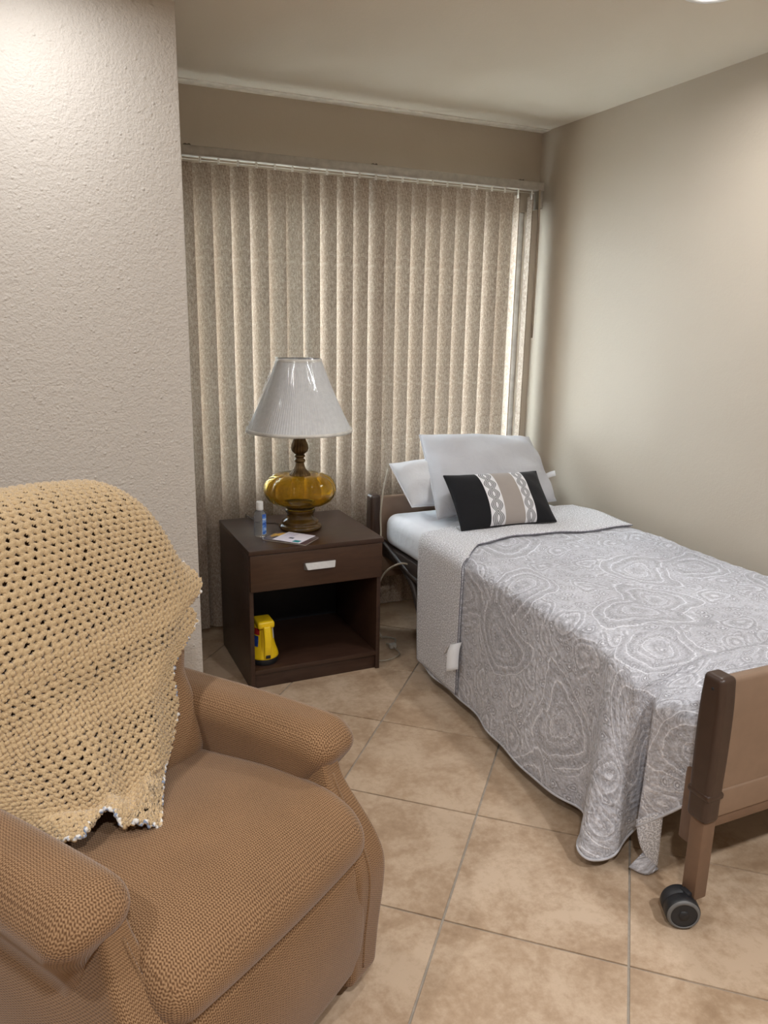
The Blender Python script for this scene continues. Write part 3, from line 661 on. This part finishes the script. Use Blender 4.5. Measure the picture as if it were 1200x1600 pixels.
fb = qp(grid('folded_band', B, QR, uv=ub)); sd = fb.modifiers.new('thickness', 'SOLIDIFY'); sd.thickness = .008; sd.offset = -1
fb['label'] = 'turned-back band showing the pale speckled reverse side'
qp(tube('band_binding', B[:, 0][::2]+np.array([0, -.001, -.004]), .0024, EDGE, n=len(B[::2]), ns=6, smooth_path=False))
qp(tube('band_binding', B[0, :, :]+np.array([.003, 0, 0]), .004, plain('hem_thread2', (.55, .55, .58), .8), n=NB, ns=6, smooth_path=False))
# turned corner at the foot
ca, cb_, cc = [np.array(q) for q in ((1.432, 1.418, .150), (1.462, 1.352, .212), (1.484, 1.370, .012))]
CG = np.zeros((16, 10, 3)); l0 = catmull([ca, (1.432, 1.402, .100), (1.446, 1.388, .055), (1.472, 1.374, .020)], 16)
for i, a in enumerate(np.linspace(0, 1, 16)):
    for j, b in enumerate(np.linspace(0, 1, 10)):
        p = (1-b)*l0[i]+b*((1-a)*cb_+a*cc); p[0] -= .010*math.sin(b*math.pi)*(1-.5*a); CG[i, j] = p
tcn = qp(grid('turned_corner', CG, QR)); tcn.modifiers.new('thickness', 'SOLIDIFY').thickness = .006; tcn['label'] = 'folded quilt corner showing the pale reverse side'
C2 = np.zeros((8, 8, 3)); e0, e1, e2 = np.array((1.408, 1.402, .016)), np.array((1.484, 1.368, .010)), np.array((1.444, 1.392, .058))
for i, a in enumerate(np.linspace(0, 1, 8)):
    for j, b in enumerate(np.linspace(0, 1, 8)):
        base = catmull([e0, (e0+e1)/2+np.array([-.004, -.014, -.010]), e1], 8)[j]; C2[i, j] = base*(1-a)+(e2+(e1-e2)*b*.55)*a
qp(grid('corner_tip', C2, QM)).modifiers.new('thickness', 'SOLIDIFY').thickness = .005
TAG = plain('white_tag', (.70, .70, .71), .6, var=.03)
def ribbon(name, pts, w_dir, width, mat, par=None, n=10):
    p = catmull(pts, n); wd = np.array(w_dir, float); wd /= np.linalg.norm(wd)
    P = np.stack([p-wd*width/2, p, p+wd*width/2], 1); o = grid(name, P, mat, par); o.modifiers.new('thickness', 'SOLIDIFY').thickness = .0012; return o
qp(ribbon('care_tag', [(1.405, 2.402, .285), (1.392, 2.396, .262), (1.384, 2.388, .225), (1.380, 2.380, .185)], (.85, -.45, .30), .048, TAG))
qp(ribbon('care_tag', [(1.402, 2.410, .285), (1.386, 2.425, .265), (1.384, 2.450, .225)], (.85, -.45, .3), .010, TAG))

# ------------------------------------------------------------------ pillows
def pillow_pts(BL, BR, TL, TR, t, nu=48, nv=36, pin=.06, sag=0., seed=0, pw=2.4, wr=.006):
    BL, BR, TL, TR = [np.array(q, float) for q in (BL, BR, TL, TR)]
    u = np.linspace(-1, 1, nu); v = np.linspace(-1, 1, nv); u = np.sin(u*math.pi/2*.999); v = np.sin(v*math.pi/2*.999)
    Ug, Vg = np.meshgrid(u, v, indexing='ij')
    a = (Ug*(1-pin*(1-Vg**2))+1)/2; b = (Vg*(1-pin*1.4*(1-Ug**2))+1)/2
    base = ((1-a)*(1-b))[..., None]*BL+(a*(1-b))[..., None]*BR+((1-a)*b)[..., None]*TL+(a*b)[..., None]*TR
    n = np.cross((BR-BL)+(TR-TL), (TL-BL)+(TR-BR)); n /= np.linalg.norm(n)
    th = t*np.sqrt(np.clip((1-np.abs(Ug)**pw)*(1-np.abs(Vg)**pw), 0, 1))
    r = np.random.default_rng(seed); W = np.zeros_like(th)
    for k in range(9):
        ax, ay, ph = r.uniform(-14, 14), r.uniform(-9, 9), r.uniform(0, 6.3); W += np.sin(Ug*ax+Vg*ay+ph)
    W *= wr/3*(np.abs(Ug)**2+.25)*(1-np.abs(Ug)**8)*(1-np.abs(Vg)**8)
    return base+n*(th+W)[..., None], base-n*(th*.8)[..., None], a, b
def closed_pillow(F, Bk, sl=slice(None)):
    F, Bk = F[sl], Bk[sl]
    return np.concatenate([F, Bk[:, ::-1][:, 1:-1]], 1)
def pillow(name, c, t, mat, label, seed, tagp=None, pin=.06, wr=.006, pw=2.4):
    F, Bk, a, b = pillow_pts(*c, t, seed=seed, pin=pin, wr=wr, pw=pw); P = closed_pillow(F, Bk); cen = P.mean((0, 1))
    th = thing(name, tuple(cen), label, 'pillow'); o = grid('pillow_cover', P-cen, mat, th, closed_v=True, flip=True)
    loop = np.concatenate([F[:, 0], F[-1, 1:], F[::-1, -1][1:], F[0, ::-1][1:-1]], 0)-cen
    grid('piping', sweep(loop, .0035, 6, True), mat, th, closed_u=True, closed_v=True)
    return th, cen
t1, c1 = pillow('bed_pillow', ((1.535, 3.075, .665), (2.20, 3.08, .665), (1.487, 3.225, .842), (2.16, 3.23, .85)), 0.100, PILW, 'white bed pillow slumped against the headboard behind the others', 3, wr=.016, pw=2.6, pin=.0)
t2, c2 = pillow('bed_pillow', ((1.590, 2.925, .640), (2.318, 3.045, .640), (1.652, 3.250, .968), (2.335, 3.335, .915)), .105, PILW2, 'large pale grey pillow propped upright behind the black throw pillow', 5, wr=.013, pin=.015)
ptag = ribbon('care_tag', [(2.318, 3.14, .745), (2.335, 3.125, .757), (2.352, 3.11, .765)], (.2, .6, .8), .030, TAG)
ptag.parent = t2; ptag.matrix_parent_inverse = Matrix.Translation(t2.location).inverted()
# throw pillow in panels
F, Bk, a_, b_ = pillow_pts((1.590, 2.712, .640), (2.066, 2.700, .640), (1.600, 2.905, .838), (2.085, 2.905, .828), .060, nu=81, nv=40, pin=.035, seed=9, wr=.002, pw=2.2)
tp = thing('throw_pillow', (1.84, 2.82, .74), 'black throw pillow with taupe centre and two white braided bands', 'pillow'); tinv = Matrix.Translation(tp.location).inverted()
PB = cloth_mat('black_cotton', (.010, .010, .012), .8, wr=.1); PT = cloth_mat('taupe_cotton', (.34, .30, .275), .8, wr=.1)
def braid_mat():
    m = N('braided_band'); s = m.sep(m.tc('UV')); u, v = s[0], s[1]
    ph = m.ma('MULTIPLY', v, 2*math.pi*2.6); d = None
    for off in (0.0, math.pi):
        k = m.ma('ABSOLUTE', m.ma('SUBTRACT', u, m.ma('MULTIPLY_ADD', m.ma('SINE', m.ma('ADD', ph, off)), .255, .5)))
        d = k if d is None else m.ma('MINIMUM', d, k)
    g = m.ramp(d, [(.0, .20), (.035, .20), (.045, .64), (.080, .64), (.090, .18), (.150, .18), (.165, .72)], 'LINEAR')
    c = m.mix(1.0, g, (.98, .97, 1.0), 'MULTIPLY'); m.P(Base_Color=c, Roughness=.8, Specular_IOR_Level=.15); m.bump(g, -.25, .002); return m.m
BRAID = braid_mat()
nu = F.shape[0]; am = a_[:, a_.shape[1]//2]
cuts = [0]+[int(np.argmin(abs(am-q))) for q in (.295, .435, .640, .775)]+[nu-1]
for k, (nm, mt) in enumerate([('end_panel', PB), ('braided_band', BRAID), ('centre_panel', PT), ('braided_band', BRAID), ('end_panel', PB)]):
    sl = slice(cuts[k], cuts[k+1]+1); P = closed_pillow(F, Bk, sl); n_, m_ = P.shape[:2]
    uvp = np.zeros((n_, m_, 2)); uvp[..., 0] = ((am[sl]-am[cuts[k]])/(am[cuts[k+1]]-am[cuts[k]]))[:, None]
    bb = np.concatenate([b_[sl], b_[sl][:, ::-1][:, 1:-1]], 1); uvp[..., 1] = bb
    o = grid(nm, P, mt, uv=uvp, closed_v=True, flip=True); o.parent = tp; o.matrix_parent_inverse = tinv
loop = np.concatenate([F[:, 0], F[-1, 1:], F[::-1, -1][1:], F[0, ::-1][1:-1]], 0)
o = grid('piping', sweep(loop, .003, 6, True), PB, closed_u=True, closed_v=True); o.parent = tp; o.matrix_parent_inverse = tinv

# ------------------------------------------------------------------ bed cords
CORD = plain('beige_cord', (.38, .33, .26), .5)
bc = thing('control_cable', (1.45, 3.18, 0), 'beige control cable hanging from the headboard to the floor', 'cable')
o = tube('cord', [(1.488, 3.245, .815), (1.470, 3.235, .76), (1.452, 3.222, .70), (1.440, 3.215, .60), (1.437, 3.20, .50), (1.420, 3.18, .42), (1.395, 3.15, .34), (1.388, 3.13, .22), (1.392, 3.12, .10), (1.41, 3.12, .03), (1.45, 3.14, .012), (1.48, 3.11, .008), (1.45, 3.06, .008), (1.42, 3.08, .008)], .0042, CORD, n=110, ns=8)
binv2 = Matrix.Translation(bc.location).inverted(); o.parent = bc; o.matrix_parent_inverse = binv2
o = tube('cord_loop', [(1.500, 2.98, .415), (1.450, 3.00, .425), (1.405, 3.04, .39), (1.385, 3.08, .33), (1.380, 3.10, .25)], .0042, CORD, n=40, ns=8); o.parent = bc; o.matrix_parent_inverse = binv2
pg = thing('power_plug', (1.43, 3.03, .004), 'small white cord connector lying on the floor beside the nightstand', 'plug')
rcube('plug_body', (-.016, -.012, 0), (.016, .012, .022), .004, plain('white_plug', (.50, .48, .44), .45), pg, mid=2, seg=3)
tube('plug_cord', [(0, -.012, .008), (.006, -.05, .004), (-.01, -.09, .004), (-.08, -.12, .004), (-.13, -.11, .004)], .003, CORD, pg, 30, 6)

# ------------------------------------------------------------------ recliner
def weave_mat():
    m = N('brown_weave'); uv = m.tc('UV'); s = m.sep(uv); u, v = s[0], s[1]
    jit = m.ma('MULTIPLY', m.ma('SUBTRACT', m.noise(uv, 160, 1), .5), .0022)
    zig = m.ma('PINGPONG', u, .0044); hh = m.ma('SINE', m.ma('MULTIPLY', m.ma('ADD', m.ma('MULTIPLY_ADD', zig, .6, v), jit), 2*math.pi/.0052))
    col = m.ma('SINE', m.ma('MULTIPLY', u, 2*math.pi/.0044)); f0 = m.ma('MULTIPLY_ADD', col, .22, m.ma('MULTIPLY', hh, .34))
    f = m.ma('MULTIPLY_ADD', m.ma('SUBTRACT', m.noise(uv, 330, 2), .5), .7, f0); f = m.ma('ADD', f, .5)
    c = m.ramp(f, [(.10, (.108, .053, .024)), (.45, (.212, .117, .058)), (.88, (.335, .203, .108))])
    t = m.ramp(m.noise(uv, 6, 3), [(.3, .90), (.7, 1.06)]); c = m.mix(1.0, c, t, 'MULTIPLY')
    m.P(Base_Color=c, Roughness=.85, Specular_IOR_Level=.18, Sheen_Weight=.25, Sheen_Roughness=.4); m.bump(f, .34, .002); return m.m
WV = weave_mat()
TH = math.radians(-57)
ch = thing('recliner', (.1115, 1.5465, 0), 'brown woven fabric recliner with padded arms', 'armchair', rz=TH)
def seat_def(V):
    V = V.copy(); x, y, z = V.T
    topw = sstep(z, .36, .47); d = .020*(1-(y/.30)**2)*sstep(x, -.15, .2)*(1-.4*sstep(x, .3, .5))
    V[:, 2] = z+topw*(d+.030*sstep(x, -.1, .25))-.050*sstep(x, .30, .46)**1.5*topw
    V[:, 0] = x+.016*(1-(y/.32)**2)*sstep(x, .35, .45)
    return V
rcube('seat_cushion', (-.12, -.285, .350), (.440, .285, .468), .055, WV, ch, deform=seat_def, mid=24, seg=7)
def foot_def(V):
    V = V.copy(); x, y, z = V.T; f = sstep(x, .36, .42)
    V[:, 0] = x+.012*(1-(y/.30)**2)*f+.016*np.sin(np.clip((z-.07)/.30, 0, 1)*math.pi)*f; return V
rcube('footrest_panel', (.32, -.270, .060), (.425, .270, .366), .028, WV, ch, deform=foot_def, mid=16, seg=5)
rcube('base_frame', (-.42, -.31, .035), (.35, .31, .36), .02, WV, ch, mid=4, seg=3)
for sgn in (1, -1):
    def arm_def(V, sgn=sgn):
        V = V.copy(); x, y, z = V.T; ya = sgn*y
        t = sstep(z, .40, .58)
        yi, yo = .250, .338+.060*t
        V[:, 1] = sgn*(yi+(ya-.248)/(.40-.248)*(yo-yi)-.010*t*(1-sstep(ya, .25, .36)))
        V[:, 2] = z-.020*(1-sstep(x, -.35, .20))*t-.014*sstep(ya, .34, .40)*t-.022*sstep(x, .27, .36)*t
        V[:, 0] = x-.055*(1-sstep(z, .46, .575))*sstep(x, .18, .34)
        return V
    lo, hi = ((-.42, .248, .34), (.345, .40, .618)) if sgn > 0 else ((-.42, -.40, .34), (.345, -.248, .618))
    rcube('arm', lo, hi, .058, WV, ch, deform=arm_def, mid=22, seg=8)
    def pan_def(V, sgn=sgn):
        V = V.copy(); x, y, z = V.T; ya = sgn*y; t = sstep(z, .30, .55)
        xf = .436-.120*t**1.1+.010*sstep(z, .12, .3)
        V[:, 0] = -.40+(x+.40)/(.44+.40)*(xf+.40)
        yi = .215+.045*t; yo = .325-.005*t+.022*np.sin(np.clip((z-.05)/.45, 0, 1)*math.pi)
        V[:, 1] = sgn*(yi+(ya-.20)/(.36-.20)*(yo-yi)); return V
    lo, hi = ((-.40, .20, .030), (.44, .36, .560)) if sgn > 0 else ((-.40, -.36, .030), (.44, -.20, .560))
    rcube('side_panel', lo, hi, .030, WV, ch, deform=pan_def, mid=26, seg=5)
    zz_ = np.linspace(.075, .515, 30); t_ = sstep(zz_, .30, .55); xf_ = .436-.120*t_**1.1+.010*sstep(zz_, .12, .3)
    yi_ = .215+.045*t_; yo_ = .325-.005*t_+.022*np.sin(np.clip((zz_-.05)/.45, 0, 1)*math.pi)
    tube('seam_welt', np.stack([xf_+.0005, sgn*(yi_+.40*(yo_-yi_)), zz_], -1), .0035, WV, ch, 30, 6, smooth_path=False)
def back_def(V):
    V = V.copy(); x, y, z = V.T; t = np.clip((z-.44)/.64, 0, 1)
    wid = 1+.08*sstep(z, .60, .80)-.10*sstep(z, .93, 1.09)
    bul = .020*np.abs(np.sin(math.pi*np.clip((z-.44)/.205, 0, 3.1)))
    V[:, 0] = x-.22*t+(x > -.1)*bul; V[:, 1] = y*wid
    V[:, 2] = z-.035*(np.abs(y)/.30)**4*sstep(z, .9, 1.05); return V
rcube('backrest', (-.20, -.29, .42), (-.02, .29, 1.085), .075, WV, ch, deform=back_def, mid=30, seg=7)

# ------------------------------------------------------------------ crochet throw
RW = [  # far edge ... near edge, chair frame
 [(-.44, .325, .76), (-.49, .26, .75), (-.50, .13, .74), (-.51, .0, .74), (-.51, -.2, .74), (-.50, -.40, .74)],
 [(-.425, .335, .90), (-.47, .27, .92), (-.48, .13, .92), (-.485, .0, .92), (-.485, -.2, .92), (-.475, -.38, .92)],
 [(-.40, .325, .99), (-.42, .25, 1.04), (-.43, .13, 1.055), (-.435, .0, 1.06), (-.435, -.2, 1.055), (-.42, -.36, 1.03)],
 [(-.36, .322, 1.00), (-.335, .235, 1.078), (-.335, .13, 1.098), (-.335, .0, 1.104), (-.335, -.2, 1.098), (-.335, -.35, 1.065)],
 [(-.335, .335, .965), (-.250, .268, 1.036), (-.245, .14, 1.056), (-.24, .0, 1.064), (-.24, -.2, 1.056), (-.25, -.36, 1.01)],
 [(-.285, .362, .895), (-.190, .292, .945), (-.178, .15, .955), (-.17, .0, .955), (-.175, -.2, .945), (-.20, -.37, .92)],
 [(-.185, .392, .826), (-.140, .280, .842), (-.122, .14, .840), (-.115, .0, .835), (-.120, -.2, .825), (-.15, -.37, .82)],
 [(-.150, .312, .800), (-.112, .235, .786), (-.100, .12, .782), (-.092, -.01, .776), (-.102, -.2, .766), (-.125, -.35, .76)],
 [(-.130, .320, .756), (-.095, .205, .738), (-.085, .10, .735), (-.078, -.02, .730), (-.090, -.19, .72), (-.11, -.33, .72)],
 [(-.095, .214, .685), (-.068, .140, .668), (-.055, .06, .660), (-.045, -.03, .655), (-.065, -.185, .65), (-.085, -.305, .66)],
 [(-.060, .192, .602), (-.038, .115, .598), (-.020, .04, .590), (-.012, -.05, .585), (-.035, -.18, .585), (-.06, -.28, .61)],
 [(-.020, .128, .522), (.008, .070, .520), (.022, .01, .520), (.028, -.07, .520), (.005, -.16, .525), (-.04, -.245, .57)],
 [(.050, .050, .512), (.068, .010, .514), (.078, -.03, .514), (.070, -.09, .518), (.040, -.16, .528), (-.03, -.225, .545)],
 [(.158, -.052, .506), (.140, -.078, .508), (.115, -.100, .510), (.080, -.117, .530), (.078, -.178, .515), (-.025, -.200, .530)]]
RW = np.array(RW)
STCH = .0150
Gc = catmull(RW, 400); seg = np.linalg.norm(np.diff(Gc, axis=0), axis=2)[:, 1:5].mean(1); cum = np.r_[0, np.cumsum(seg)]
NL = int(cum[-1]/STCH); SUB = 7; nr, nc = NL*SUB+1, 360
tr_ = np.interp(np.linspace(0, cum[-1], nr), cum, np.linspace(0, 399, 400)); i0 = np.minimum(tr_.astype(int), 398); ff = (tr_-i0)[:, None, None]
G = Gc[i0]*(1-ff)+Gc[i0+1]*ff
G = np.swapaxes(catmull(np.swapaxes(G, 0, 1), nc), 0, 1)                                 # rows x cols
ii = (tr_/399)[:, None]; jj = np.linspace(0, 1, nc)[None]
du = np.gradient(G, axis=0); dv = np.gradient(G, axis=1); Nn = np.cross(du, dv); Nn /= np.linalg.norm(Nn, axis=2, keepdims=True)+1e-9
if Nn[nr//2, nc//2][0] < 0: Nn = -Nn
fold = .008*np.sin(jj*12+ii*5.0)*sstep(ii, .38, .7)+.030*np.exp(-((jj-.66+.35*(ii-.75))/.075)**2)*sstep(ii, .5, .85)*(1-.5*sstep(ii, .95, 1.0))+.010*np.exp(-((jj-.30-.2*(ii-.7))/.09)**2)*sstep(ii, .45, .7)
G = G+Nn*(fold+.010)[..., None]
acr = np.zeros((nr, nc)); acr[:, 1:] = np.cumsum(np.linalg.norm(np.diff(G, axis=1), axis=2), 1)
for k in range(40): acr[1:-1] = .5*acr[1:-1]+.25*(acr[:-2]+acr[2:])
A_ = np.linspace(0, NL, nr)[:, None]
STX = .0205
def cellc(A, X): return A % 1, (X/STX+.5*(np.floor(A+1e-6) % 2)) % 1
fa, fb_ = cellc(A_+np.zeros((nr, nc)), acr)
r_h = np.sqrt((fa-.5)**2+(fb_-.5)**2)
hgt = .0020*np.cos(2*math.pi*fa)+.0022*np.cos(2*math.pi*fb_)+.0020*np.cos(4*math.pi*(fb_+fa))*(1-np.exp(-(r_h/.2)**2))+rng.normal(size=(nr, nc))*.0005
G = G+Nn*hgt[..., None]
Af = (A_[:-1]+A_[1:])/2+np.zeros((nr-1, nc-1)); Xf = (acr[:-1, :-1]+acr[1:, 1:])/2
f1, f2 = cellc(Af, Xf); hid = np.floor(Af)*12.9+np.floor(Xf/STX+.5*(np.floor(Af) % 2))*78.2
hole = np.sqrt(((f1-.5)/.68)**2+((f2-.5)/.66)**2) < .43+.07*np.sin(hid)
ej = (np.arange(nc-1)+.5)[None]/nc
keep = ~(hole & (Af > .8) & (Af < NL-.8) & (ej > .015) & (ej < .985))
def yarn_mat(name, lo, hi):
    m = N(name); p = m.tc(); n = m.noise(p, 420, 3, .6); k = m.noise(p, 5, 2)
    st = m.ramp(m.ma('MULTIPLY_ADD', m.ma('SUBTRACT', m.noise(p, 60, 2), .5), .03, m.vm('DISTANCE', p, (-.11, 0.0, .80))), [(.006, .55), (.022, 0.0)])
    m.P(Base_Color=m.mix(st, m.mix(m.ma('MULTIPLY', k, .25), m.ramp(n, [(.3, lo), (.7, hi)]), (.50, .34, .17)), (.28, .34, .14)), Roughness=.9, Specular_IOR_Level=.1, Sheen_Weight=.3); m.bump(n, .5, .0015); return m.m
TANY = yarn_mat('tan_yarn', (.43, .302, .165), (.66, .495, .300))
def border_mat():
    m = N('variegated_yarn'); p = m.tc(); n = m.noise(p, 55, 1)
    m.P(Base_Color=m.ramp(n, [(.38, (.58, .42, .24)), (.44, (.72, .70, .66)), (.52, (.70, .68, .66)), (.58, (.17, .22, .34)), (.64, (.24, .30, .42)), (.68, (.66, .52, .34))], 'LINEAR'), Roughness=.9); m.bump(m.noise(p, 400, 2), .4, .0015); return m.m
thr = thing('crochet_throw', (0, 0, 0), 'tan crochet throw with blue and white border over the recliner back', 'blanket')
thr.location = ch.location; thr.rotation_euler = ch.rotation_euler
q = grid('crochet_panel', G, TANY, thr, mask=keep); sd = q.modifiers.new('thickness', 'SOLIDIFY'); sd.thickness = .004; sd.offset = -1
loop = np.concatenate([G[::3, 0], G[-1, ::3], G[::-3, -1], G[0, ::-3]], 0)
d_ = np.cumsum(np.r_[0, np.linalg.norm(np.diff(loop, axis=0), axis=1)]); n_l = int(d_[-1]/.0025); tl = np.linspace(0, d_[-1], n_l, endpoint=False)
lp = np.stack([np.interp(tl, d_, loop[:, k]) for k in range(3)], -1)
lp[:, 2] += .0025*np.sin(tl*2*math.pi/.024)
grid('yarn_border', sweep(lp, .0038+.0015*np.sin(tl*2*math.pi/.012), 7, True), border_mat(), thr, closed_u=True, closed_v=True)
